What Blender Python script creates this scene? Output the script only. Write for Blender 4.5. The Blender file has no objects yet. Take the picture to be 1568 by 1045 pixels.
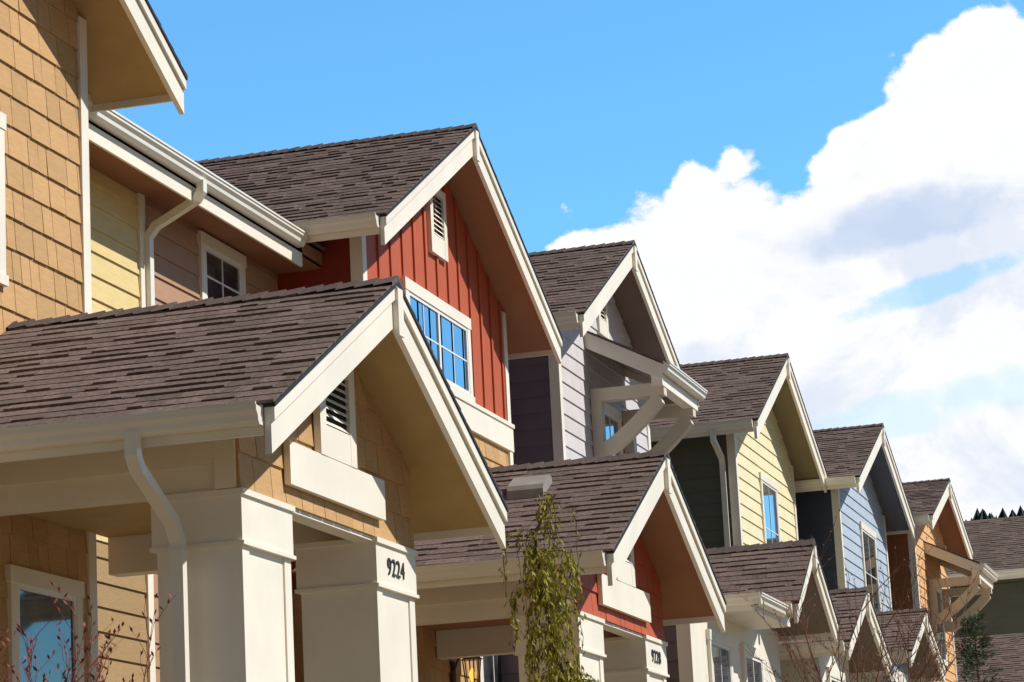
import bpy, math, random
import numpy as np
from mathutils import Vector, Matrix
rnd=random.Random(7)
scene=bpy.context.scene
# ------------------------------------------------------------------ materials
def mat(name,col,rough=.6,var=.12,isl=.0,nscale=6,bump=.0,bscale=80,spec=.35,stretch=(1,1,1),dirt=0.0):
    m=bpy.data.materials.new(name); m.use_nodes=True; nt=m.node_tree; N=nt.nodes; L=nt.links
    b=N['Principled BSDF']; b.inputs['Roughness'].default_value=rough
    b.inputs['Specular IOR Level'].default_value=spec
    tc=N.new('ShaderNodeTexCoord'); mp=N.new('ShaderNodeMapping'); mp.inputs['Scale'].default_value=stretch
    L.new(tc.outputs['Object'],mp.inputs[0])
    n=N.new('ShaderNodeTexNoise'); n.inputs['Scale'].default_value=nscale; n.inputs['Detail'].default_value=4
    L.new(mp.outputs[0],n.inputs['Vector'])
    mr=N.new('ShaderNodeMapRange'); mr.inputs[1].default_value=.3; mr.inputs[2].default_value=.7
    mr.inputs[3].default_value=1-var; mr.inputs[4].default_value=1+var
    L.new(n.outputs['Fac'],mr.inputs[0]); v=mr.outputs[0]
    if isl>0:
        g=N.new('ShaderNodeNewGeometry'); m2=N.new('ShaderNodeMapRange')
        m2.inputs[3].default_value=1-isl; m2.inputs[4].default_value=1+isl
        L.new(g.outputs['Random Per Island'],m2.inputs[0])
        mu=N.new('ShaderNodeMath'); mu.operation='MULTIPLY'; L.new(v,mu.inputs[0]); L.new(m2.outputs[0],mu.inputs[1]); v=mu.outputs[0]
    vm=N.new('ShaderNodeVectorMath'); vm.operation='SCALE'; vm.inputs[0].default_value=col; L.new(v,vm.inputs['Scale'])
    L.new(vm.outputs[0],b.inputs['Base Color'])
    if bump>0:
        n2=N.new('ShaderNodeTexNoise'); n2.inputs['Scale'].default_value=bscale; n2.inputs['Detail'].default_value=2
        L.new(mp.outputs[0],n2.inputs['Vector'])
        bp=N.new('ShaderNodeBump'); bp.inputs['Strength'].default_value=bump; bp.inputs['Distance'].default_value=.01
        L.new(n2.outputs['Fac'],bp.inputs['Height']); L.new(bp.outputs[0],b.inputs['Normal'])
    return m
M={}
M['roof']=mat('asphalt_shingle',(.160,.118,.106),.9,.30,.20,28,.6,160,.2)
M['roof2']=mat('asphalt_shingle_ridge',(.12,.09,.085),.9,.2,.15,28,.5,160,.2)
M['drip']=mat('dark_drip_edge',(.02,.018,.018),.6,.1)
trimc=(.82,.77,.67)
M['trim']=mat('cream_trim',trimc,.55,.05,.02,2,.08,60)
M['brk']=mat('shaded_bracket_trim',(.66,.59,.47),.55,.05,.02,2,.08,60)  # bracket version of the trim, its shade mixed into the base colour
M['gut']=mat('cream_gutter_metal',(.82,.78,.69),.35,.04,0,2,0,60,.5)
M['tan']=mat('tan_shingle_siding',(.54,.33,.15),.75,.08,.09,9,.25,90,stretch=(1,1,6))
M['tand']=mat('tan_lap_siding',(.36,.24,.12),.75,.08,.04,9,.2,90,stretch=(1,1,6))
M['yel']=mat('yellow_lap_siding',(.72,.57,.27),.7,.06,.03,5,.15,90,stretch=(1,1,6))
M['brn']=mat('brown_lap_siding',(.42,.25,.16),.7,.06,.03,5,.15,90,stretch=(1,1,6))
M['red']=mat('red_board_siding',(.46,.10,.045),.7,.08,.04,5,.15,90,stretch=(6,6,1))
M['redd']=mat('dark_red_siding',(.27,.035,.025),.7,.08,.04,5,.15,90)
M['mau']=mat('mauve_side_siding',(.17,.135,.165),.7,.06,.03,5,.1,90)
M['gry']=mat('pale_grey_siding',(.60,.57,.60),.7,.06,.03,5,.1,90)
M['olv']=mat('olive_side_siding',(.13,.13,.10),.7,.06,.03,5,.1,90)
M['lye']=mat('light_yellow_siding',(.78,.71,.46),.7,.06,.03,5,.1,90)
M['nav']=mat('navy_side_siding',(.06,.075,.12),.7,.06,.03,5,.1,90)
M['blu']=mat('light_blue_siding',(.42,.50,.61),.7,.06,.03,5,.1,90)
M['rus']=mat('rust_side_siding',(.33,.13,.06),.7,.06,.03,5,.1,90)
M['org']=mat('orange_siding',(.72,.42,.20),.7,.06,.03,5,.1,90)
M['sof_tan']=mat('tan_soffit',(.48,.33,.15),.7,.06,0,4,.1,60)
M['sof_red']=mat('russet_soffit',(.34,.16,.085),.7,.06,0,4,.1,60)
M['sof_gry']=mat('taupe_soffit',(.22,.17,.145),.7,.06,0,4,.1,60)
M['sof_olv']=mat('olive_soffit',(.28,.23,.13),.7,.06,0,4,.1,60)
M['sof_blu']=mat('slate_soffit',(.14,.15,.18),.7,.06,0,4,.1,60)
M['vinyl']=mat('white_vinyl',(.82,.82,.80),.4,.03,0,3,0,60,.5)
M['dark']=mat('dark_interior',(.02,.018,.016),.9,.2)
M['metal']=mat('bronze_lantern_metal',(.03,.025,.02),.4,.1,0,5,0,60,.6)
M['vent']=mat('grey_roof_vent',(.30,.28,.26),.5,.1)
M['num']=mat('dark_number',(.04,.035,.03),.5,.1)
M['conc']=mat('concrete',(.34,.30,.24),.85,.15,0,3,.3,60)
def glassmat(name,fac):
    m=bpy.data.materials.new(name); m.use_nodes=True; nt=m.node_tree; N=nt.nodes; L=nt.links
    b=N['Principled BSDF']; b.inputs['Roughness'].default_value=.05
    tc=N.new('ShaderNodeTexCoord'); n=N.new('ShaderNodeTexNoise'); n.inputs['Scale'].default_value=2.2
    L.new(tc.outputs['Object'],n.inputs['Vector'])
    cr=N.new('ShaderNodeValToRGB'); cr.color_ramp.elements[0].color=(.008,.010,.012,1); cr.color_ramp.elements[1].color=(.06,.07,.08,1)
    cr.color_ramp.elements[0].position=.4; cr.color_ramp.elements[1].position=.65
    L.new(n.outputs['Fac'],cr.inputs[0]); L.new(cr.outputs[0],b.inputs['Base Color'])
    g=N.new('ShaderNodeBsdfGlossy'); g.inputs['Roughness'].default_value=.02; g.inputs['Color'].default_value=(.7,.85,.95,1)
    bp=N.new('ShaderNodeBump'); bp.inputs['Strength'].default_value=.08; n2=N.new('ShaderNodeTexNoise'); n2.inputs['Scale'].default_value=1.6
    L.new(tc.outputs['Object'],n2.inputs['Vector']); L.new(n2.outputs['Fac'],bp.inputs['Height']); L.new(bp.outputs[0],g.inputs['Normal'])
    mx=N.new('ShaderNodeMixShader'); mx.inputs[0].default_value=fac
    L.new(b.outputs[0],mx.inputs[1]); L.new(g.outputs[0],mx.inputs[2]); L.new(mx.outputs[0],N['Material Output'].inputs[0])
    return m
M['glass']=glassmat('window_glass',.5); M['glass_dim']=glassmat('porch_window_glass',.05)
def emis(name,col,s):
    m=bpy.data.materials.new(name); m.use_nodes=True; b=m.node_tree.nodes['Principled BSDF']
    b.inputs['Base Color'].default_value=(*col,1); b.inputs['Emission Color'].default_value=(*col,1); b.inputs['Emission Strength'].default_value=s
    m.cycles.emission_sampling='NONE'
    return m
M['bulb']=emis('amber_bulb',(1,.38,.06),2)
# ------------------------------------------------------------------ mesh builder
class MB:
    def __init__(s): s.v=[];s.f=[];s.mi=[];s.m=[]
    def add(s,vs,fs,m):
        if m not in s.m: s.m.append(m)
        k=s.m.index(m); o=len(s.v); s.v.extend(vs)
        for f in fs: s.f.append([o+i for i in f]); s.mi.append(k)
    def box(s,m,x0,x1,y0,y1,z0,z1):
        s.add([(x,y,z) for x in (x0,x1) for y in (y0,y1) for z in (z0,z1)],
              [(0,1,3,2),(4,6,7,5),(0,4,5,1),(2,3,7,6),(0,2,6,4),(1,5,7,3)],m)
    def nbox(s,m,ax,pl,u0,u1,n0,n1,z0,z1):
        if ax=='x': s.box(m,pl+n0,pl+n1,u0,u1,z0,z1)
        else: s.box(m,u0,u1,pl-n1,pl-n0,z0,z1)
    def ext(s,m,ax,poly,a0,a1):
        n=len(poly)
        if ax=='x': vs=[(a0,p,q) for p,q in poly]+[(a1,p,q) for p,q in poly]
        else: vs=[(p,a0,q) for p,q in poly]+[(p,a1,q) for p,q in poly]
        fs=[list(range(n)),list(range(2*n-1,n-1,-1))]+[(i,(i+1)%n,n+(i+1)%n,n+i) for i in range(n)]
        s.add(vs,fs,m)
    def sweep(s,m,pts,side,w,d):
        pts=[Vector(p) for p in pts]; side=Vector(side); rings=[]
        for i,p in enumerate(pts):
            t=Vector((0,0,0))
            if i>0: t+=(p-pts[i-1]).normalized()
            if i<len(pts)-1: t+=(pts[i+1]-p).normalized()
            t.normalize(); o=side.cross(t).normalized()
            rings.append([p+side*w/2*a+o*d/2*b for a,b in ((-1,-1),(1,-1),(1,1),(-1,1))])
        vs=[tuple(q) for r in rings for q in r]; fs=[(0,1,2,3),tuple(len(vs)-1-i for i in range(4))]
        for i in range(len(pts)-1):
            for k in range(4): fs.append((4*i+k,4*i+(k+1)%4,4*i+4+(k+1)%4,4*i+4+k))
        s.add(vs,fs,m)
    def tube(s,m,pts,rads,n=6):
        pts=[Vector(p) for p in pts]; vs=[]
        for i,p in enumerate(pts):
            t=(pts[min(i+1,len(pts)-1)]-pts[max(i-1,0)]).normalized()
            a=t.orthogonal().normalized(); b=t.cross(a)
            for k in range(n):
                an=2*math.pi*k/n; vs.append(tuple(p+(a*math.cos(an)+b*math.sin(an))*rads[i]))
        fs=[(n*i+k,n*i+(k+1)%n,n*i+n+(k+1)%n,n*i+n+k) for i in range(len(pts)-1) for k in range(n)]
        s.add(vs,fs,m)
    def obj(s,name,parent=None):
        me=bpy.data.meshes.new(name); me.from_pydata(s.v,[],s.f); me.update()
        for m in s.m: me.materials.append(M[m] if isinstance(m,str) else m)
        me.polygons.foreach_set('material_index',s.mi)
        import bmesh
        bm=bmesh.new(); bm.from_mesh(me); bmesh.ops.recalc_face_normals(bm,faces=bm.faces); bm.to_mesh(me); bm.free()
        o=bpy.data.objects.new(name,me); scene.collection.objects.link(o)
        if parent: o.parent=parent; o.location=-parent.location
        return o
class House:
    def __init__(s,name,loc):
        s.e=bpy.data.objects.new(name,None); s.e.location=loc; scene.collection.objects.link(s.e); s.p={}
    def __getitem__(s,k):
        if k not in s.p: s.p[k]=MB()
        return s.p[k]
    def done(s):
        for k,mb in s.p.items(): mb.obj(k,s.e)
# ------------------------------------------------------------------ components
def shingle_slope(mb,x0,x1,ye,ze,yr,zr,e=.145,hip=0):
    L=math.hypot(yr-ye,zr-ze); dy=(yr-ye)/L; dz=(zr-ze)/L
    ny,nz=(-dz,dy) if dy>0 else (dz,-dy)
    n=int(L/e)+1; e=L/n
    P=lambda x,t,h:(x,ye+dy*t+ny*h,ze+dz*t+nz*h)
    for i in range(n):
        t0=i*e-(.02 if i==0 else 0); t1=(i+1)*e+.02
        if i==n-1: t1=L
        x=x0-rnd.uniform(0,.2); xm=x1-hip*i*e
        while x<xm-1e-4:
            w=rnd.choice((.10,.13,.17,.22,.30,.36)); xe=min(xm,x+w); th=rnd.choice((.012,.014,.021,.024))
            if xm-xe<.05: xe=xm
            tt=t0+rnd.uniform(-.006,.006)
            vs=[P(x,tt,0),P(xe,tt,0),P(xe,tt,th),P(x,tt,th),P(xe,t1,.006),P(x,t1,.006)]
            mb.add(vs,[(0,1,2,3),(3,2,4,5),(0,3,5),(1,4,2)],'roof'); x=xe
def ridge_caps(mb,x0,x1,yc,zr,p):
    x=x1; w=.14
    while x>x0:
        a=x; b=x-.17; h0=.034+rnd.uniform(-.003,.005); h1=.022
        mb.add([(a,yc-w,zr-p*w+h0),(a,yc,zr+h0+.004),(a,yc+w,zr-p*w+h0),(b,yc-w,zr-p*w+h1),(b,yc,zr+h1),(b,yc+w,zr-p*w+h1),
                (a,yc-w,zr-p*w),(a,yc,zr),(a,yc+w,zr-p*w)],[(0,1,4,3),(1,2,5,4),(6,7,1,0),(7,8,2,1)],'roof2'); x-=.14
GP=[(0,0),(0,-.125),(.065,-.125),(.085,-.10),(.09,-.07),(.115,-.04),(.115,-.012),(.125,-.012),(.125,.006),(.112,.006),(.112,-.01),(.012,-.02)]
def gutter(mb,ax,c,z,s,a0,a1):
    mb.ext('gut',ax,[(c+s*p,z+q) for p,q in GP],a0,a1)
def chev(yc,hl,hr,zr,p,top,h):
    return [(yc-hl,zr-p*hl-top),(yc,zr-top),(yc+hr,zr-p*hr-top),(yc+hr,zr-p*hr-top-h),(yc,zr-top-h),(yc-hl,zr-p*hl-top-h)]
def gable_roof(H,xf,xb,yc,h,zr,zt,sof,bh=.29,gl=True,gr=True,dk=.15):
    p=(zr-zt)/h; R=H['roof']; T=H['barge_boards']; G=H['gutters']
    for s in (-1,1):
        ye=yc+s*h
        R.ext(sof,'x',[(yc,zr-.022),(ye,zt-.022),(ye,zt-dk),(yc,zr-dk)],xb,xf-.045)
        shingle_slope(R,xb,xf+.03,ye+s*.02,zt-.02*p,yc,zr)
        T.box('trim',xb,xf-.05,min(ye,ye+s*.025),max(ye,ye+s*.025),zt-.21,zt-.025)
        if (s<0 and gl) or (s>0 and gr): gutter(G,'x',ye+s*.027,zt-.03,s,xb,xf-.047)
    ridge_caps(R,xb,xf+.035,yc,zr,p)
    T.ext('trim','x',chev(yc,h+.02,h+.02,zr,p,.03,bh),xf-.043,xf)
    T.ext('trim','x',chev(yc,h+.02,h+.02,zr,p,.031,.085),xf+.001,xf+.024)
    R.ext('drip','x',chev(yc,h+.03,h+.03,zr,p,.0,.029),xf-.04,xf+.034)
    T.box('trim',xf+.001,xf+.045,yc-.055,yc+.055,zr-.40,zr-.06)
    return p
def lap(mb,m,ax,pl,ufn,z0,z1,e=.21,th=.020):
    P=(lambda u,n,z:(pl+n,u,z)) if ax=='x' else (lambda u,n,z:(u,pl-n,z))
    z=z0
    while z<z1-.01:
        zz=min(z+e,z1); a,b=ufn(z); c,d=ufn(zz)
        if b-a>.02:
            if d-c<.01: c=d=(a+b)/2
            cuts=[a]; u=a+rnd.uniform(1.2,3.2)
            while u<b-.6 and c<u<d: cuts.append(u); u+=rnd.uniform(2,3.4)
            cuts.append(b)
            for i in range(len(cuts)-1):
                u0,u1=cuts[i],cuts[i+1]; t0=c if i==0 else u0; t1=d if i==len(cuts)-2 else u1
                if i: u0+=.003;t0+=.003
                mb.add([P(u0,0,z),P(u1,0,z),P(u1,th,z),P(u0,th,z),P(t1,.003,zz),P(t0,.003,zz)],[(0,1,2,3),(3,2,4,5),(0,3,5),(1,4,2)],m)
        z=zz
def wshing(mb,m,ax,pl,ufn,z0,z1,e=.235,th=.019):
    P=(lambda u,n,z:(pl+n,u,z)) if ax=='x' else (lambda u,n,z:(u,pl-n,z))
    z=z0
    while z<z1-.01:
        zz=min(z+e,z1); a,b=ufn(z); c,d=ufn(zz); u=a
        while u<b-.01:
            w=rnd.uniform(.14,.36); ue=min(b,u+w)
            if b-ue<.06: ue=b
            k0=max(u,c) if d>c else (a+b)/2; k1=min(ue,d) if d>c else (a+b)/2
            if k1<k0: k0=k1=min(max(u,c),d)
            dz=0 if z==z0 else rnd.uniform(-.003,.003); g=.004; t=th+rnd.uniform(-.003,.003)
            mb.add([P(u+g,0,z+dz),P(ue-g,0,z+dz),P(ue-g,t,z+dz),P(u+g,t,z+dz),P(max(k1-g,k0),.003,zz),P(k0+min(g,(k1-k0)/2),.003,zz)],[(0,1,2,3),(3,2,4,5),(0,3,5),(1,4,2)],m)
            u=ue
        z=zz
def window(H,ax,pl,u0,u1,z0,z1,tr=.1,nu=2,nz=2,mull=1,mt='trim',head=0.02,gl='glass'):
    W=H['windows']
    W.nbox(mt,ax,pl,u0-head,u1+head,0,.05,z1-tr-.02,z1)
    W.nbox(mt,ax,pl,u0-head,u1+head,0,.055,z0,z0+tr*.8)
    W.nbox(mt,ax,pl,u0,u0+tr,0,.043,z0+tr*.8,z1-tr-.02); W.nbox(mt,ax,pl,u1-tr,u1,0,.043,z0+tr*.8,z1-tr-.02)
    a,b,c,d=u0+tr,u1-tr,z0+tr*.8,z1-tr-.02; f=.04
    W.nbox('vinyl',ax,pl,a,a+f,.018,.038,c,d); W.nbox('vinyl',ax,pl,b-f,b,.018,.038,c,d)
    W.nbox('vinyl',ax,pl,a+f,b-f,.018,.038,c,c+f); W.nbox('vinyl',ax,pl,a+f,b-f,.018,.038,d-f,d)
    W.nbox(gl,ax,pl,a+f,b-f,.019,.022,c+f,d-f)
    ww=(b-a)/mull
    for i in range(1,mull): W.nbox('vinyl',ax,pl,a+i*ww-.03,a+i*ww+.03,.022,.037,c+f,d-f)
    for i in range(mull):
        for k in range(1,nu):
            u=a+i*ww+ww*k/nu; W.nbox('vinyl',ax,pl,u-.009,u+.009,.0222,.029,c+f,d-f)
    for k in range(1,nz):
        z=c+(d-c)*k/nz; W.nbox('vinyl',ax,pl,a+f,b-f,.0223,.028,z-.009,z+.009)
def gable_vent(H,pl,y0,y1,z0,z1,tr=.1):
    W=H['gable_vent']; W.nbox('trim','x',pl,y0,y0+tr,0,.05,z0,z1); W.nbox('trim','x',pl,y1-tr,y1,0,.05,z0,z1)
    W.nbox('trim','x',pl,y0+tr,y1-tr,0,.048,z0,z0+.22); W.nbox('trim','x',pl,y0+tr,y1-tr,0,.048,z1-.08,z1)
    W.nbox('dark','x',pl,y0+tr,y1-tr,0.018,.02,z0+.22,z1-.08)
    z=z0+.23
    while z<z1-.1:
        W.add([(pl+.022,y0+tr,z+.035),(pl+.022,y1-tr,z+.035),(pl+.046,y1-tr,z),(pl+.046,y0+tr,z)],[(0,1,2,3)],'trim'); z+=.055
def block(H,xw,xb,yc,hw,zb,zr,p,fsid,fm,ssid,sm,dk=.15,skin='dark'):
    """gabled wall block: backing volume + siding on the front (+x) and both flanks"""
    lim=lambda z:(zr-dk-z)/p
    zs=zr-dk-p*hw-.004
    W=H['walls']
    W.ext(fm,'x',[(yc-hw,zb),(yc+hw,zb),(yc+hw,zs),(yc,zr-dk-.004),(yc-hw,zs)],xb,xw)
    fn=lambda z:(yc-min(hw,max(0,lim(z))),yc+min(hw,max(0,lim(z))))
    if fsid: fsid(H['siding'],fm,'x',xw,fn,zb,zr-dk-.02)
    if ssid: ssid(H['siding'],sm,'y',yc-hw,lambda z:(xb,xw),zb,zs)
    T=H['corner_trim']
    for s in (-1,1):
        y=yc+s*hw
        T.box('trim',xw,xw+.032,min(y-s*.10,y+s*.03),max(y-s*.10,y+s*.03),zb,zs-.02)
    T.box('trim',xw-.10,xw,yc-hw-.03,yc-hw,zb,zs)
    return fn
def porch(H,yc,h,xf,zr,zt,xb,sof,sid,sm,bh=.29,cw=.9,hw=1.74,cx=.62,zc=4.42,zfl=1.9,xo=.5,vent=True,det=True):
    p=gable_roof(H,xf,xb,yc,h,zr,zt,sof,bh)
    xw=xf-xo; W=H['porch_walls']; C=H['columns']; lim=lambda z:(zr-.15-z)/p
    ztop=zr-.15-p*hw-.004
    W.ext(sm,'x',[(yc-hw,zc+.012),(yc+hw,zc+.012),(yc+hw,ztop),(yc,zr-.155),(yc-hw,ztop)],xw-.16,xw-.02)
    fn=lambda z:(yc-min(hw,max(0,lim(z))),yc+min(hw,max(0,lim(z))))
    sid(H['porch_siding'],sm,'x',xw-.02,fn,zc+.012,zr-.17)
    for s in (-1,1):
        yo=yc+s*hw; yi=yo-s*cw; a,b=min(yo,yi),max(yo,yi)
        C.box('trim',xw-cx,xw,a,b,zc-.33,zc); C.box('trim',xw-cx-.015,xw+.018,a-.015,b+.015,zc-.03,zc+.008)
        C.box('trim',xw-cx-.012,xw+.015,a-.012,b+.012,zc-.35,zc-.325)
        C.box('trim',xw-cx+.025,xw-.025,a+.025,b-.025,zfl,zc-.345)
        C.box('trim',xw-cx-.01,xw+.01,a-.01,b+.01,zfl,zfl+.25)
        for (u,v) in ((a+.022,a+.14),(b-.14,b-.022)): C.box('trim',xw-.026,xw-.012,u,v,zfl+.25,zc-.352)
        # side beams
        C.box('trim',xb,xw-.17,min(yo-s*.02,yo-s*.20),max(yo-s*.02,yo-s*.20),zc+.0125,ztop+.02)
        C.box('trim',xb,xw-.17,min(yo-s*.02,yo+s*.012),max(yo-s*.02,yo+s*.012),zc+.18,zc+.42)
        C.box('trim',xw-.17,xw-.03,min(yo,yo+s*.02),max(yo,yo+s*.02),zc+.0125,ztop)
    C.box('trim',xw+.0,xw+.045,yc-hw+cw-.12,yc+hw-cw+.12,zc+.14,zc+.43)
    C.box('trim',xw-.16,xw-.022,yc-hw+cw,yc+hw-cw,zc-.02,zc+.011)
    H['porch_ceiling'].box(sof,xb,xw-.18,yc-hw+.21,yc+hw-.21,zc+.30,zc+.33)
    if vent: gable_vent(H,xw,yc-.365,yc+.365,zc+.432,min(zr-.15-p*.37-.03,zc+1.15),.12)
    if zfl: H['porch_floor'].box('conc',xb,xw+.25,yc-hw-.15,yc+hw+.15,.9,zfl)
def knee(mb,m,x0,x1,y,z0,z1,w=.1):
    """timber knee brace in the XZ plane: wall post, arm, curved diagonal"""
    mb.box(m,x0,x0+.14,y-w/2,y+w/2,z0,z1); mb.box(m,x0+.14,x1,y-w/2,y+w/2,z1-.17,z1)
    pts=[]
    for i in range(7):
        t=i/6; pts.append((x0+.06+(x1-x0-.16)*t, z0+.16+(z1-z0-.25)*(t**1.35)))
    for i in range(6):
        (a,b),(c,d)=pts[i],pts[i+1]
        mb.ext(m,'y',[(a,b),(c,d),(c+.07,d-.18),(a+.07,b-.18)],y-w/2+.01,y+w/2-.01)
def awning(H,xw,y0,y1,zw,xo,zo,m='brk'):
    R=H['awning_roof']; p=(zw-zo)/(xo-xw)
    R.ext('sof_gry','y',[(xw,zw-.02),(xo,zo-.02),(xo,zo-.12),(xw,zw-.12)],y0+.03,y1-.03)
    R.ext('roof','y',[(xw,zw+.01),(xo+.03,zo+.01),(xo+.03,zo-.018),(xw,zw-.018)],y0-.02,y1+.02)
    for y in (y0,y1-.04): R.ext('trim','y',[(xw,zw-.021),(xo,zo-.021),(xo,zo-.24),(xw,zw-.24)],y,y+.04)
    gutter(H['gutters'],'y',xo+.002,zo-.02,1,y0-.03,y1+.03)
    R.box('trim',xo-.16,xo-.01,y0+.04,y1-.04,zo-.30,zo-.121)
    for y in (y0+.22,y1-.25): knee(H['brackets'],m,xw+.02,xo-.02,y,zo-1.15,zo-.24,.17)
def lantern(name,loc,lit,parent=None):
    mb=MB(); x,y,z=loc
    mb.box('metal',x-.22,x-.2,y-.06,y+.06,z-.12,z+.12)
    mb.tube('metal',[(x-.2,y,z+.02),(x-.12,y,z+.20),(x,y,z+.26),(x,y,z+.19)],[.012]*4)
    def ring(zz,r): return [(x+r*math.cos(k*math.pi/3),y+r*math.sin(k*math.pi/3),zz) for k in range(6)]
    vs=ring(z+.12,.13)+[(x,y,z+.21)]; mb.add(vs,[(k,(k+1)%6,6) for k in range(6)]+[tuple(range(6))],'metal')
    a=ring(z+.119,.10)+ring(z-.12,.075)
    for k in range(6):
        mb.tube('metal',[a[k],a[k+6]],[.008,.008],4)
    g=ring(z-.12,.085)+ring(z-.145,.06); mb.add(g,[(k,(k+1)%6,6+(k+1)%6,6+k) for k in range(6)]+[tuple(range(6)),tuple(range(6,12))],'metal')
    mb.tube('bulb' if lit else 'vinyl',[(x,y,z-.12),(x,y,z-.07),(x,y,z-.02),(x,y,z+.03)],[.015,.03,.035,.01],8)
    return mb.obj(name,parent)
# ------------------------------------------------------------------ HOUSE 1 (tan)
XH=-8.84; XS=-9.75; XG=-9.245; ZG=8.47
h1=House('townhouse',(XH,16.65,1.9))
p=gable_roof(h1,-8.34,-16,16.65,3.24,10.3,8.56,'sof_tan')
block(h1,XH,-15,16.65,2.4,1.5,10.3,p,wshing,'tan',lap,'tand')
window(h1,'x',XH,16.1,17.6,6.35,7.65,nu=2,mull=2)
window(h1,'x',XH,17.62,18.8,2.9,4.32,gl='glass_dim',nu=1,nz=1)
W=h1['wing_walls']
W.box('yel',XS-.2,XS,19.05,22.17,1.5,8.3)
lap(h1['wing_siding'],'yel','x',XS,lambda z:(19.06,22.12),5.0,8.27)
lap(h1['wing_siding'],'tand','x',XS,lambda z:(19.06,22.12),1.5,5.0)  # lower wall in dark tan, porch shade carried by the colour
h1['corner_trim'].box('trim',XS,XS+.035,22.10,22.22,1.5,8.3)
porch(h1,17.78,2.45,-5.9,6.09,4.82,XH+.02,'sof_tan',wshing,'tan')
D=h1['downspout']
D.sweep('gut',[(-6.78,15.24,4.70),(-6.78,15.24,4.56),(-6.78,15.30,4.48),(-6.78,15.80,4.22),(-6.78,15.90,4.10),(-6.78,15.905,1.9)],(1,0,0),.085,.07)
D.box('gut',-6.84,-6.72,15.86,15.955,3.1,3.13)
D.box('gut',-6.83,-6.73,15.855,15.95,4.02,4.05)
D.sweep('gut',[(-9.17,22.25,8.36),(-9.17,22.25,8.26),(-9.22,22.25,8.19),(-9.62,22.24,7.99),(-9.70,22.24,7.89),(-9.70,22.24,5.0)],(0,1,0),.085,.07)
h1.done()
def number(txt,x,y,z,s,parent):
    cu=bpy.data.curves.new('house_number','FONT'); cu.body=txt; cu.size=s; cu.extrude=.004; cu.align_x='CENTER'; cu.align_y='CENTER'; cu.space_character=1.12
    o=bpy.data.objects.new('house_number',cu); o.rotation_euler=(math.pi/2,0,math.pi/2); scene.collection.objects.link(o)
    cu.materials.append(M['num']); o.parent=parent; o.location=Vector((x,y,z))-parent.location
number('9224',-6.394,19.04,4.235,.18,h1.e)
# ------------------------------------------------------------------ HOUSE 2 (red)
h2=House('townhouse',(XH,28.15,1.9))
p=gable_roof(h2,-8.34,-16,28.17,3.24,10.37,8.60,'sof_red')
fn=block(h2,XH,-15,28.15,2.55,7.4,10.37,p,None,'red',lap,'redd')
B=h2['siding']; y=25.75
while y<30.6:
    zt=10.37-.15-p*abs(y-28.15)-.02; B.box('red',XH,XH+.022,y-.03,y+.03,7.4,zt); y+=.40
h2['trim_band'].box('trim',XH,XH+.045,25.55,30.75,7.12,7.43)
h2['trim_band'].box('trim',XH,XH+.06,25.55,30.77,7.405,7.45)
W=h2['walls']; W.box('tan',-15,XH-.002,25.6,30.7,1.5,7.399)
wshing(h2['siding'],'tan','x',XH-.002,lambda z:(25.6,30.7),1.5,7.12)
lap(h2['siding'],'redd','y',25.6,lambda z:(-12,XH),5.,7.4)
h2['corner_trim'].box('trim',XH,XH+.034,25.6,25.69,1.5,7.12); h2['corner_trim'].box('trim',XH,XH+.034,30.6,30.73,1.5,7.12)
window(h2,'x',XH,26.9,29.2,7.43,8.43,tr=.11,nu=2,mull=2)
gable_vent(h2,XH,27.88,28.46,8.93,9.72)
W=h2['wing_walls']; W.box('brn',XS-.2,XS,22.17,25.6,1.5,8.3)
lap(h2['wing_siding'],'brn','x',XS,lambda z:(22.22,25.59),1.5,8.27)
window(h2,'x',XS,23.50,24.62,7.48,8.25,nu=2,gl='glass_dim')
R=h2['wing_roof']; pw=.5
R.ext('sof_red','y',[(XG,ZG-.03),(XG-4,ZG-.03+4*pw),(XG-4,ZG-.16+4*pw),(XG,ZG-.16)],19.06,25.6)
R.ext('roof','y',[(XG+.05,ZG+.01),(XG-4,ZG+.01+4.05*pw),(XG-4,ZG-.025+4.05*pw),(XG+.05,ZG-.025)],19.06,25.6)
R.box('trim',XG-.025,XG,18.95,25.0,ZG-.30,ZG-.03)
R.box('sof_red',XS,XG-.026,19.05,25.6,ZG-.19,ZG-.175)
gutter(h2['gutters'],'y',XG+.001,ZG-.01,1,18.9,24.86)
porch(h2,25.95,2.35,-5.9,6.10,4.88,XH+.02,'sof_red',wshing,'red')
window(h2,'x',XH,28.95,30.1,2.9,4.85,gl='glass_dim')
window(h2,'x',XH,24.0,25.2,2.9,4.5,gl='glass_dim')
V=h2['roof_vent']; zv=6.12-.52*.70
V.ext('vent','x',[(25.05,zv-.14),(25.40,zv+.04),(25.40,zv+.12),(25.32,zv+.14),(25.08,zv+.02),(25.05,zv-.03)],-7.26,-6.90)
V.ext('vent','x',[(25.0,zv-.155),(25.45,zv+.075),(25.45,zv+.09),(25.0,zv-.14)],-7.31,-6.85)
h2.done()
number('9228',-6.394,27.2,4.235,.18,h2.e)
lantern('wall_lantern',(-8.6,28.0,4.32),True)
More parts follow.
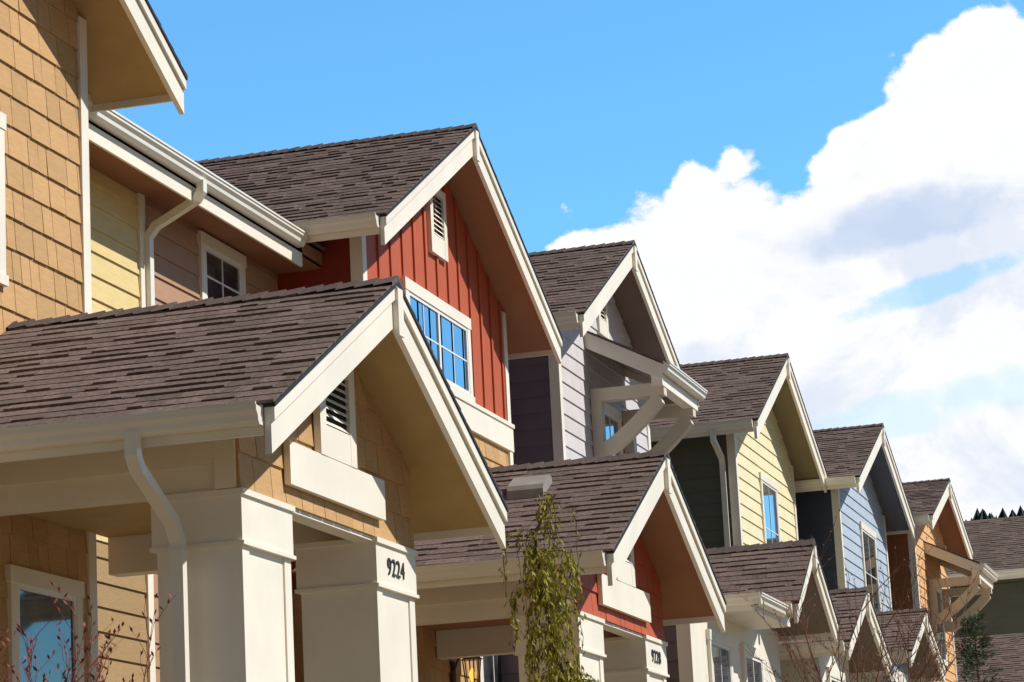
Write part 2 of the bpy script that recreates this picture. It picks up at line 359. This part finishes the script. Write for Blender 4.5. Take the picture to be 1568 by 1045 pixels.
# ------------------------------------------------------------------ HOUSE 3 (mauve)
h3=House('townhouse',(XH,35.5,1.9))
p=gable_roof(h3,-8.34,-17,35.55,2.97,10.72,9.15,'sof_gry')
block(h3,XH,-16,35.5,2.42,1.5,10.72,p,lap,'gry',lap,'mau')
awning(h3,XH,34.5,36.7,9.35,-7.8,8.8)
window(h3,'x',XH,35.0,36.2,7.1,8.5,nu=2)
gable_vent(h3,XH,35.25,35.75,9.45,10.1)
h3['wing_walls'].box('mau',-10.4,-9.8,30.7,33.1,1.5,8.3); lap(h3['wing_siding'],'mau','x',-9.8,lambda z:(30.7,33.05),1.5,8.3)
h3['bay'].box('trim',-8.9,-6.62,29.85,35.1,1.5,5.2)
lap(h3['bay'],'mau','y',29.85,lambda z:(-8.9,-6.70),1.5,5.1)
h3['bay'].box('trim',-6.76,-6.60,29.80,30.0,1.5,5.2)
window(h3,'x',-6.62,30.7,31.9,2.6,4.85); window(h3,'x',-6.62,32.6,33.8,2.6,4.85)
gable_roof(h3,-5.9,-8.82,34.0,1.36,6.19,5.32,'sof_gry',bh=.24)
R=h3['lower_roof']
shingle_slope(R,-8.8,-6.1,31.0,5.25,33.2,5.93,hip=.75)
R.add([(-8.8,31.0,5.22),(-6.1,31.0,5.22),(-7.8,33.2,5.9),(-8.8,33.2,5.9)],[(0,1,2,3)],'roof')
R.add([(-6.1,31.0,5.24),(-6.1,33.2,5.24),(-7.8,33.2,5.91)],[(0,1,2)],'roof')
R.box('trim',-8.8,-6.1,31.0,33.2,5.06,5.2)
gutter(h3['gutters'],'x',31.0,5.24,-1,-8.8,-6.0); gutter(h3['gutters'],'y',-6.1,5.24,1,30.9,32.7)
h3.done()
# ------------------------------------------------------------------ HOUSE 4 (olive / yellow)
def far_house(xf,yc,h,hw,zr,zt,sof,fm,sm,win,wing=2.4):
    H=House('townhouse',(xf-.5,yc,1.9)); xw=xf-.5
    p=gable_roof(H,xf,xf-9,yc,h,zr,zt,sof)
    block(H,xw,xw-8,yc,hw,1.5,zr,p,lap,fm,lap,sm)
    for w in win: window(H,'x',xw,*w,nu=2)
    H['wing_walls'].box(sm,xw-wing-.4,xw-wing,yc-hw-4.0,yc-hw,1.5,zt-.3)
    return H
h4=far_house(-7.92,44.5,3.05,2.5,10.77,9.2,'sof_olv','lye','olv',[(43.9,45.3,7.0,8.75)])
D=h4['downspout']; D.sweep('gut',[(-8.6,41.35,9.05),(-8.6,41.35,8.9),(-8.6,41.9,8.7),(-8.6,41.93,8.6),(-8.6,41.93,3)],(1,0,0),.085,.07)
gable_roof(h4,-5.8,-8.5,37.4,1.75,5.93,5.1,'sof_gry',bh=.24)
h4['bay'].box('trim',-8.4,-6.3,36.2,38.6,1.5,5.2); window(h4,'x',-6.3,36.7,37.9,2.6,4.85)
h4.done()
h5=far_house(-7.34,50.85,3.3,2.7,10.55,9.12,'sof_blu','blu','nav',[(50.4,52.1,6.9,8.7)])
porch(h5,43.95,1.9,-5.9,6.28,5.5,-8.8,'sof_gry',lap,'blu',bh=.24,cw=.5,hw=1.4,zc=4.9,vent=False)
h5.done()
h6=far_house(-7.0,57.6,3.15,2.5,10.43,9.3,'sof_red','org','rus',[(57.2,58.6,6.6,8.3)])
awning(h6,-7.5,56.6,59.0,9.05,-6.4,8.5)
h6.done()
# ------------------------------------------------------------------ HOUSE 7 (turned, roof runs across)
h7=House('townhouse',(-4,72,1.9))
R=h7['roof']
shingle_slope(R,-22,6,68.6,9.75,72,11.5); shingle_slope(R,-22,6,75.4,9.75,72,11.5)
R.ext('sof_olv','x',[(68.6,9.72),(72,11.47),(75.4,9.72),(75.4,9.55),(72,11.3),(68.6,9.55)],-22,5.95)
h7['gutters'].box('trim',-22,5.98,68.55,68.6,9.5,9.74); gutter(h7['gutters'],'x',68.55,9.72,-1,-22,6)
h7['walls'].box('olv',-21,5,69.3,74.6,1.5,9.6); lap(h7['siding'],'olv','y',69.3,lambda z:(-21,5),1.5,9.5)
for x in (-9,-6.1,-4.3,-1.5,1.5): h7['posts'].box('trim',x-.13,x+.13,68.9,69.27,1.5,9.5)
h7['posts'].box('trim',-21,5,69.2,69.27,7.7,7.95)
shingle_slope(R,-9,6,60.6,6.2,64.0,7.7)
R.ext('trim','x',[(60.6,6.17),(64,7.67),(69.2,5.4),(60.6,5.95)],-9,6); gutter(h7['gutters'],'x',60.6,6.17,-1,-9,6)
shingle_slope(R,-5.2,4,54.6,5.9,57.0,6.9); R.ext('trim','x',[(54.6,5.87),(57,6.87),(59.4,5.87),(59.4,5.7),(54.6,5.7)],-5.2,4)
h7['walls'].box('lye',-8.5,5,61.2,69.2,1.5,6.0)
h7.done()
# ------------------------------------------------------------------ ground, road, walks
g=bpy.data.meshes.new('ground'); xs=[-900,-60,-20,-9,-6,-5.2,-4.2,-3.4,-2.6,-1.5,8,40,900]; zs=[1.5,1.5,1.5,1.5,1.5,1.42,1.0,.42,.06,0,0,0,0]
ys=[-300,-20,0,20,40,60,100,300,1500]
g.from_pydata([(x,y,z) for y in ys for x,z in zip(xs,zs)],[],[(j*len(xs)+i,j*len(xs)+i+1,(j+1)*len(xs)+i+1,(j+1)*len(xs)+i) for j in range(len(ys)-1) for i in range(len(xs)-1)])
M['gnd']=mat('bark_mulch_and_dry_grass',(.17,.13,.075),.95,.3,0,1.5,.5,30); g.materials.append(M['gnd']); go=bpy.data.objects.new('ground',g); scene.collection.objects.link(go)
M['asph']=mat('asphalt',(.055,.055,.057),.9,.2,0,4,.4,90); M['paint']=mat('road_paint',(.75,.72,.6),.7,.1)
mb=MB(); mb.add([(.6,-100,.008),(8.4,-100,.008),(8.4,400,.008),(.6,400,.008)],[(0,1,2,3)],'asph')
mb.obj('road')
mb=MB()
for y in range(-50,200,6): mb.add([(4.44,y,.013),(4.56,y,.013),(4.56,y+3,.013),(4.44,y+3,.013)],[(0,1,2,3)],'paint')
mb.obj('road_markings')
mb=MB(); mb.box('conc',-1.4,.15,-100,400,-.1,.13); mb.box('conc',.16,.6,-100,400,-.1,.12); mb.obj('sidewalk')
mb=MB(); mb.box('conc',8.4,10.6,-100,400,-.1,.125); mb.obj('sidewalk')
# ------------------------------------------------------------------ hill with forest
M['hillm']=mat('hill_green',(.04,.055,.03),.95,.3,0,.02)
M['fir']=mat('fir_foliage',(.035,.052,.045),.9,.3,.3,.3)
def hz(x,y): return 1.4+52.6*math.exp(-((y-430)/110)**2)*(0.85+.15*math.cos(x/70+1))*(1/(1+math.exp((-x-260)/40)))+1.0*math.sin(x/9.)*math.exp(-((y-430)/60)**2)
vs=[];fs=[];nx,ny=60,24
for j in range(ny):
    for i in range(nx):
        x=-320+i*12; y=190+j*22; vs.append((x,y,hz(x,y)-.8))
for j in range(ny-1):
    for i in range(nx-1): fs.append((j*nx+i,j*nx+i+1,(j+1)*nx+i+1,(j+1)*nx+i))
hm=bpy.data.meshes.new('hill'); hm.from_pydata(vs,[],fs); hm.materials.append(M['hillm']); scene.collection.objects.link(bpy.data.objects.new('hill',hm))
mb=MB()
for k in range(2600):
    x=rnd.uniform(-90,20); y=rnd.uniform(370,445); z=hz(x,y)-1; H=min(8.5,max(2.5,rnd.gauss(5.2,1.5))); r=H*rnd.uniform(.26,.45)
    for l in range(5):
        z0=z+H*(.12+l*.17); rr=r*(1-l/5.6)*rnd.uniform(.7,1.25); n=6; ph=rnd.random()*6
        ring=[(x+rr*(1 if q%2 else .6)*math.cos(ph+q*math.pi/n),y+rr*(1 if q%2 else .6)*math.sin(ph+q*math.pi/n),z0+rnd.uniform(-.3,.3)) for q in range(2*n)]
        mb.add(ring+[(x+rnd.uniform(-.2,.2),y,z0+H*.24)],[(q,(q+1)%(2*n),2*n) for q in range(2*n)],'fir')
mb.obj('distant_conifer_forest')
# ------------------------------------------------------------------ vegetation
M['bark']=mat('bark',(.12,.08,.055),.9,.3,0,20,.4,60)
M['twig']=mat('red_twig',(.24,.06,.045),.7,.2)
M['twigb']=mat('brown_twig',(.20,.09,.06),.8,.2)
def leafmat(name,c1,c2):
    m=bpy.data.materials.new(name); m.use_nodes=True; N=m.node_tree.nodes; L=m.node_tree.links; b=N['Principled BSDF']; b.inputs['Roughness'].default_value=.6
    g=N.new('ShaderNodeNewGeometry'); cr=N.new('ShaderNodeValToRGB'); cr.color_ramp.elements[0].color=(*c1,1); cr.color_ramp.elements[1].color=(*c2,1)
    L.new(g.outputs['Random Per Island'],cr.inputs[0]); L.new(cr.outputs[0],b.inputs['Base Color'])
    t=N.new('ShaderNodeBsdfTranslucent'); L.new(cr.outputs[0],t.inputs[0]); mx=N.new('ShaderNodeMixShader'); mx.inputs[0].default_value=.35
    L.new(b.outputs[0],mx.inputs[1]); L.new(t.outputs[0],mx.inputs[2]); L.new(mx.outputs[0],N['Material Output'].inputs[0]); return m
M['leafw']=leafmat('weeping_foliage',(.11,.115,.014),(.54,.46,.05))
M['leafc']=leafmat('conifer_foliage',(.03,.05,.02),(.09,.12,.04))
def sprig(mb,m,p,d,l,w):
    d=d.normalized(); s=d.cross(Vector((rnd.uniform(-1,1),rnd.uniform(-1,1),rnd.uniform(-1,1)))).normalized()*w
    mb.add([tuple(p-s*.3),tuple(p+d*l*.5-s),tuple(p+d*l),tuple(p+d*l*.5+s)],[(0,1,2,3)],m)
def weeping(loc,top):
    mb=MB(); x0,y0,z0=loc; H=top-z0
    trunk=[Vector((x0+.12*math.sin(t*5),y0+.15*math.sin(t*4+1),z0+H*t)) for t in [i/10 for i in range(11)]]
    trunk[-1]+=Vector((.16,.1,-.05))
    mb.tube('bark',trunk,[.06*(1-.9*i/10)+.003 for i in range(11)],7)
    for k in range(130):
        t=rnd.uniform(.2,1); i=min(9,int(t*10)); p=trunk[i].lerp(trunk[i+1],t*10-i)
        an=rnd.uniform(0,6.283); reach=rnd.uniform(.08,.42)*(1.25-t*.6); L=rnd.uniform(.35,.95)*(1.15-.65*t)
        if p.z-L<z0: L=p.z-z0
        d=Vector((math.cos(an),math.sin(an),0)); pts=[p]
        for q in range(1,9):
            s=q/8; pts.append(p+d*reach*math.sin(min(1,s*1.6)*1.57)+Vector((rnd.uniform(-.02,.02),rnd.uniform(-.02,.02),.10*math.sin(s*3.0)-L*s**1.7)))
        mb.tube('bark',pts,[.006-.0005*q for q in range(9)],3)
        dens=.12 if t>.86 else (1 if rnd.random()<.75 else .3)
        for q in range(1,9):
            for r in range(int(16*dens+rnd.random())):
                c=pts[q-1].lerp(pts[q],rnd.random())+Vector((rnd.gauss(0,.018),rnd.gauss(0,.018),rnd.gauss(0,.02)))
                sprig(mb,'leafw',c,Vector((rnd.uniform(-.8,.8),rnd.uniform(-.8,.8),-1.1)),rnd.uniform(.035,.085),rnd.uniform(.006,.012))
    return mb.obj('weeping_cedar_tree')
weeping((-5.85,21.5,1.45),5.12)
def twigs(name,loc,top,spread,n,m,r0=.012,buds=0,trunk=False):
    mb=MB(); x,y,z=loc; H=top-z
    def br(p,d,l,r,dep):
        pts=[p]; q=p.copy(); dd=d.copy()
        for i in range(5):
            dd=(dd+Vector((rnd.gauss(0,.13),rnd.gauss(0,.13),rnd.gauss(0.05,.07)))).normalized(); q=q+dd*l/5; pts.append(q.copy())
        mb.tube(m,pts,[r*(1-.14*i) for i in range(6)],4)
        if buds:
            for w in pts[2:]:
                if rnd.random()<buds: sprig(mb,m,w,Vector((rnd.uniform(-1,1),rnd.uniform(-1,1),1)),.04,.008)
        if dep>0:
            for i in range(2,6):
                for s in range(2):
                    if rnd.random()<.72:
                        nd=(dd+Vector((rnd.gauss(0,.55),rnd.gauss(0,.55),rnd.uniform(0,.4)))).normalized(); br(pts[i],nd,l*rnd.uniform(.3,.5),r*.5,dep-1)
    for k in range(n):
        an=rnd.uniform(0,6.28); sp=rnd.uniform(0,spread); d=Vector((math.cos(an)*sp,math.sin(an)*sp,1)).normalized()
        base=Vector((x+rnd.uniform(-.12,.12),y+rnd.uniform(-.12,.12),z+(H*.45 if trunk else 0)))
        br(base,d,H*rnd.uniform(.6,.95)*(.6 if trunk else 1),r0,2)
    if trunk: mb.tube(m,[(x,y,z-.1),(x,y,z+H*.25),(x,y,z+H*.5)],[.06,.05,.04],7)
    return mb.obj(name)
twigs('red_twig_shrub',(-6.45,13.9,1.5),3.1,.2,7,'twig',.009,.8)
twigs('red_twig_shrub',(-6.42,12.9,1.5),3.1,.16,5,'twig',.009,.8)
twigs('bare_ornamental_tree',(-5.2,31.5,1.45),5.1,.75,9,'twigb',.016,.4,True)
twigs('bare_ornamental_tree',(-5.0,34.5,1.45),5.2,.65,8,'twigb',.016,.4,True)
def conifer(loc,top):
    mb=MB(); x,y,z=loc; H=top-z; mb.tube('bark',[(x,y,z),(x+.03,y,z+H*.5),(x,y,top)],[.09,.05,.006],6)
    for k in range(150):
        t=rnd.uniform(.1,1); l=(1-t)*1.15+.12; an=rnd.uniform(0,6.28); p=Vector((x,y,z+H*t)); d=Vector((math.cos(an),math.sin(an),.35)).normalized()
        pts=[p+d*l*s*rnd.uniform(.9,1.1)+Vector((0,0,-.25*l*s*s)) for s in (0,.5,1)]; mb.tube('bark',pts,[.01,.007,.003],3)
        for r in range(34):
            s=rnd.random()**.7; c=p+d*l*s+Vector((rnd.gauss(0,.05),rnd.gauss(0,.05),-.25*l*s*s+rnd.gauss(0,.03)))
            sprig(mb,'leafc',c,d+Vector((rnd.uniform(-.8,.8),rnd.uniform(-.8,.8),rnd.uniform(-.3,.5))),rnd.uniform(.07,.16),.012)
    mb.obj('young_conifer_tree')
conifer((-5.84,50,1.5),6.75)
# ------------------------------------------------------------------ camera
f=4201.55; ps,t,r=.27733,.21147,.05149
F=Vector((-math.sin(ps)*math.cos(t),math.cos(ps)*math.cos(t),math.sin(t))); R0=Vector((math.cos(ps),math.sin(ps),0)); U0=R0.cross(F)
Rr=math.cos(r)*R0-math.sin(r)*U0; U=math.cos(r)*U0+math.sin(r)*R0
cam=bpy.data.cameras.new('camera'); co=bpy.data.objects.new('camera',cam); scene.collection.objects.link(co)
cam.sensor_width=36; cam.lens=f/1568*36; cam.clip_end=6000; cam.clip_start=.5
co.matrix_world=Matrix(((Rr.x,U.x,-F.x,0),(Rr.y,U.y,-F.y,0),(Rr.z,U.z,-F.z,1.6),(0,0,0,1)))
scene.camera=co
# ------------------------------------------------------------------ light and sky
sd=Vector((1,.24,1.12)).normalized()
sun=bpy.data.lights.new('sun','SUN'); sun.energy=5.0; sun.angle=math.radians(.5); sun.color=(1,.96,.88)
so=bpy.data.objects.new('sun',sun); so.rotation_euler=(-sd).to_track_quat('-Z','Y').to_euler(); scene.collection.objects.link(so)
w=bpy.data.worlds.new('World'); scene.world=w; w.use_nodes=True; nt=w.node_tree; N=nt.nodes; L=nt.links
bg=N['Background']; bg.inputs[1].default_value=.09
sky=N.new('ShaderNodeTexSky'); sky.sky_type='NISHITA'; sky.sun_disc=False; sky.sun_elevation=math.asin(sd.z); sky.sun_rotation=math.atan2(sd.x,sd.y)
sky.air_density=1.0; sky.dust_density=.3; sky.ozone_density=2.5
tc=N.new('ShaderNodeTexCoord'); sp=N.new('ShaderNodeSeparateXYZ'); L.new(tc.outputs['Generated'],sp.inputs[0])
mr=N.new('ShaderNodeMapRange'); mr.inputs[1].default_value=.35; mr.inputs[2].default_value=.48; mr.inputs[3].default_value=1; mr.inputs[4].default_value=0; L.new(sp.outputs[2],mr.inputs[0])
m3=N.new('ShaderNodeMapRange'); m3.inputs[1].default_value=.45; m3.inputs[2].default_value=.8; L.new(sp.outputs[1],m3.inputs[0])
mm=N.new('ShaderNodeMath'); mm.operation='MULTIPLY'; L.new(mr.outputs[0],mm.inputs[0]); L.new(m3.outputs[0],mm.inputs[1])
tm=N.new('ShaderNodeMix'); tm.data_type='RGBA'; tm.inputs[6].default_value=(.42,.42,.42,1); tm.inputs[7].default_value=(1.18,2.2,2.6,1); L.new(mm.outputs[0],tm.inputs[0])  # sky outside the view band dimmed to cut ambient on street-facing walls
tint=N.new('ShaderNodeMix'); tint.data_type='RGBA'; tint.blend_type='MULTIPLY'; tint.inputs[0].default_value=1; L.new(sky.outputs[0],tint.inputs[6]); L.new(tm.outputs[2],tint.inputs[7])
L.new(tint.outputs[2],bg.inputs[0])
# cumulus bank: clouds painted on a curved glowing backdrop 3 km away (object "sky")
cm=bpy.data.materials.new('painted_cumulus'); cm.use_nodes=True; cm.cycles.emission_sampling='NONE'; nt=cm.node_tree; N=nt.nodes; L=nt.links; N.clear()
gp=N.new('ShaderNodeNewGeometry'); nv=N.new('ShaderNodeVectorMath'); nv.operation='NORMALIZE'; L.new(gp.outputs['Position'],nv.inputs[0])
sp=N.new('ShaderNodeSeparateXYZ'); L.new(nv.outputs[0],sp.inputs[0])
def ma(op,a,b=None,c=None,clamp=False):
    n=N.new('ShaderNodeMath'); n.operation=op; n.use_clamp=clamp
    for i,v in enumerate((a,b,c)):
        if v is None: continue
        if isinstance(v,(int,float)): n.inputs[i].default_value=v
        else: L.new(v,n.inputs[i])
    return n.outputs[0]
az=ma('ARCTAN2',sp.outputs[0],sp.outputs[1]); el=ma('ARCSINE',sp.outputs[2])
cv=N.new('ShaderNodeFloatCurve'); cur=cv.mapping.curves[0]
A0,AW=-.40,.8
pts=[(-.40,.15),(-.30,.235),(-.2733,.250),(-.246,.255),(-.2208,.266),(-.1982,.276),(-.1716,.270),(-.1487,.286),(-.12,.308),(-.1071,.317),(-.0779,.320),(0,.28),(.12,.12),(.4,.02)]
cur.points[0].location=((pts[0][0]-A0)/AW,pts[0][1]/.4); cur.points[1].location=((pts[-1][0]-A0)/AW,pts[-1][1]/.4)
for a,e in pts[1:-1]: cur.points.new((a-A0)/AW,e/.4)
cv.mapping.update()
L.new(ma('MULTIPLY',ma('SUBTRACT',az,A0),1/AW,clamp=True),cv.inputs['Value'])
elb=ma('MULTIPLY',cv.outputs[0],.4)
cb=N.new('ShaderNodeCombineXYZ'); L.new(az,cb.inputs[0]); L.new(ma('MULTIPLY',el,1.25),cb.inputs[1])
def noise(s,det,ro,off=0,dist=0):
    n=N.new('ShaderNodeTexNoise'); n.inputs['Scale'].default_value=s; n.inputs['Detail'].default_value=det; n.inputs['Roughness'].default_value=ro; n.inputs['Distortion'].default_value=dist
    v=N.new('ShaderNodeVectorMath'); v.operation='ADD'; v.inputs[1].default_value=(off,off*.7,off*.3); L.new(cb.outputs[0],v.inputs[0]); L.new(v.outputs[0],n.inputs['Vector']); return n.outputs['Fac']
n1=noise(30,8,.6,3.1)
vo=N.new('ShaderNodeTexVoronoi'); vo.feature='SMOOTH_F1'; vo.inputs['Scale'].default_value=48; vo.inputs['Smoothness'].default_value=.3; L.new(cb.outputs[0],vo.inputs['Vector'])
d=ma('SUBTRACT',elb,el); d=ma('MULTIPLY_ADD',ma('SUBTRACT',n1,.5),.050,d); d=ma('MULTIPLY_ADD',ma('SUBTRACT',.42,vo.outputs['Distance']),.022,d)
def sstep(v,a,b):
    m=N.new('ShaderNodeMapRange'); m.interpolation_type='SMOOTHSTEP'; L.new(v,m.inputs[0]); m.inputs[1].default_value=a; m.inputs[2].default_value=b; return m.outputs[0]
alpha=sstep(d,-.0005,.005)
def ell(a0,e0,ra,re,sl=0):
    u=ma('DIVIDE',ma('SUBTRACT',az,a0),ra); v=ma('DIVIDE',ma('SUBTRACT',ma('SUBTRACT',el,e0),ma('MULTIPLY',ma('SUBTRACT',az,a0),sl)),re)
    return ma('ADD',ma('MULTIPLY',u,u),ma('MULTIPLY',v,v))
n3=ma('SUBTRACT',noise(32,6,.62,12.3),.5)
h1_=ma('MULTIPLY_ADD',n3,4.5,ell(-.118,.222,.045,.005,.25))
h2_=ma('MULTIPLY_ADD',n3,4.0,ell(-.125,.178,.045,.008,.15))
hole=ma('MAXIMUM',ma('MULTIPLY',ma('SUBTRACT',1,sstep(h1_,.2,1.3)),.55),ma('MULTIPLY',ma('SUBTRACT',1,sstep(h2_,.2,1.5)),.3))
alpha=ma('MULTIPLY',alpha,ma('SUBTRACT',1,hole))
s1=sstep(noise(18,7,.6,21.0,.4),.50,.66)
s2=ma('SUBTRACT',1,sstep(ma('MULTIPLY_ADD',n3,3.0,ell(-.130,.246,.045,.011,.1)),.2,1.6))
rim=sstep(vo.outputs['Distance'],.30,.62)
sh=ma('MULTIPLY',ma('MAXIMUM',ma('MULTIPLY',s1,.40),ma('MULTIPLY',s2,.72)),sstep(d,.010,.04))  # blue-grey cloud shade painted into the emitted colour
sh=ma('MULTIPLY_ADD',rim,.08,sh,clamp=True)
cc=N.new('ShaderNodeMix'); cc.data_type='RGBA'; cc.inputs[6].default_value=(1.03,1.03,1.03,1); cc.inputs[7].default_value=(.50,.63,.88,1); L.new(sh,cc.inputs[0])
em=N.new('ShaderNodeEmission'); L.new(cc.outputs[2],em.inputs[0]); tr=N.new('ShaderNodeBsdfTransparent'); mx=N.new('ShaderNodeMixShader')
L.new(alpha,mx.inputs[0]); L.new(tr.outputs[0],mx.inputs[1]); L.new(em.outputs[0],mx.inputs[2])
mo=N.new('ShaderNodeOutputMaterial'); L.new(mx.outputs[0],mo.inputs[0])
vs=[];fs=[];na,ne=48,16
for j in range(ne+1):
    for i in range(na+1):
        a=-.75+1.2*i/na; e=-.02+.46*j/ne; vs.append((3000*math.sin(a)*math.cos(e),3000*math.cos(a)*math.cos(e),3000*math.sin(e)))
for j in range(ne):
    for i in range(na): fs.append((j*(na+1)+i,j*(na+1)+i+1,(j+1)*(na+1)+i+1,(j+1)*(na+1)+i))
sm=bpy.data.meshes.new('sky'); sm.from_pydata(vs,[],fs); sm.materials.append(cm); scene.collection.objects.link(bpy.data.objects.new('sky',sm))
scene.view_settings.view_transform='Standard'; scene.view_settings.look='None'; scene.view_settings.exposure=0
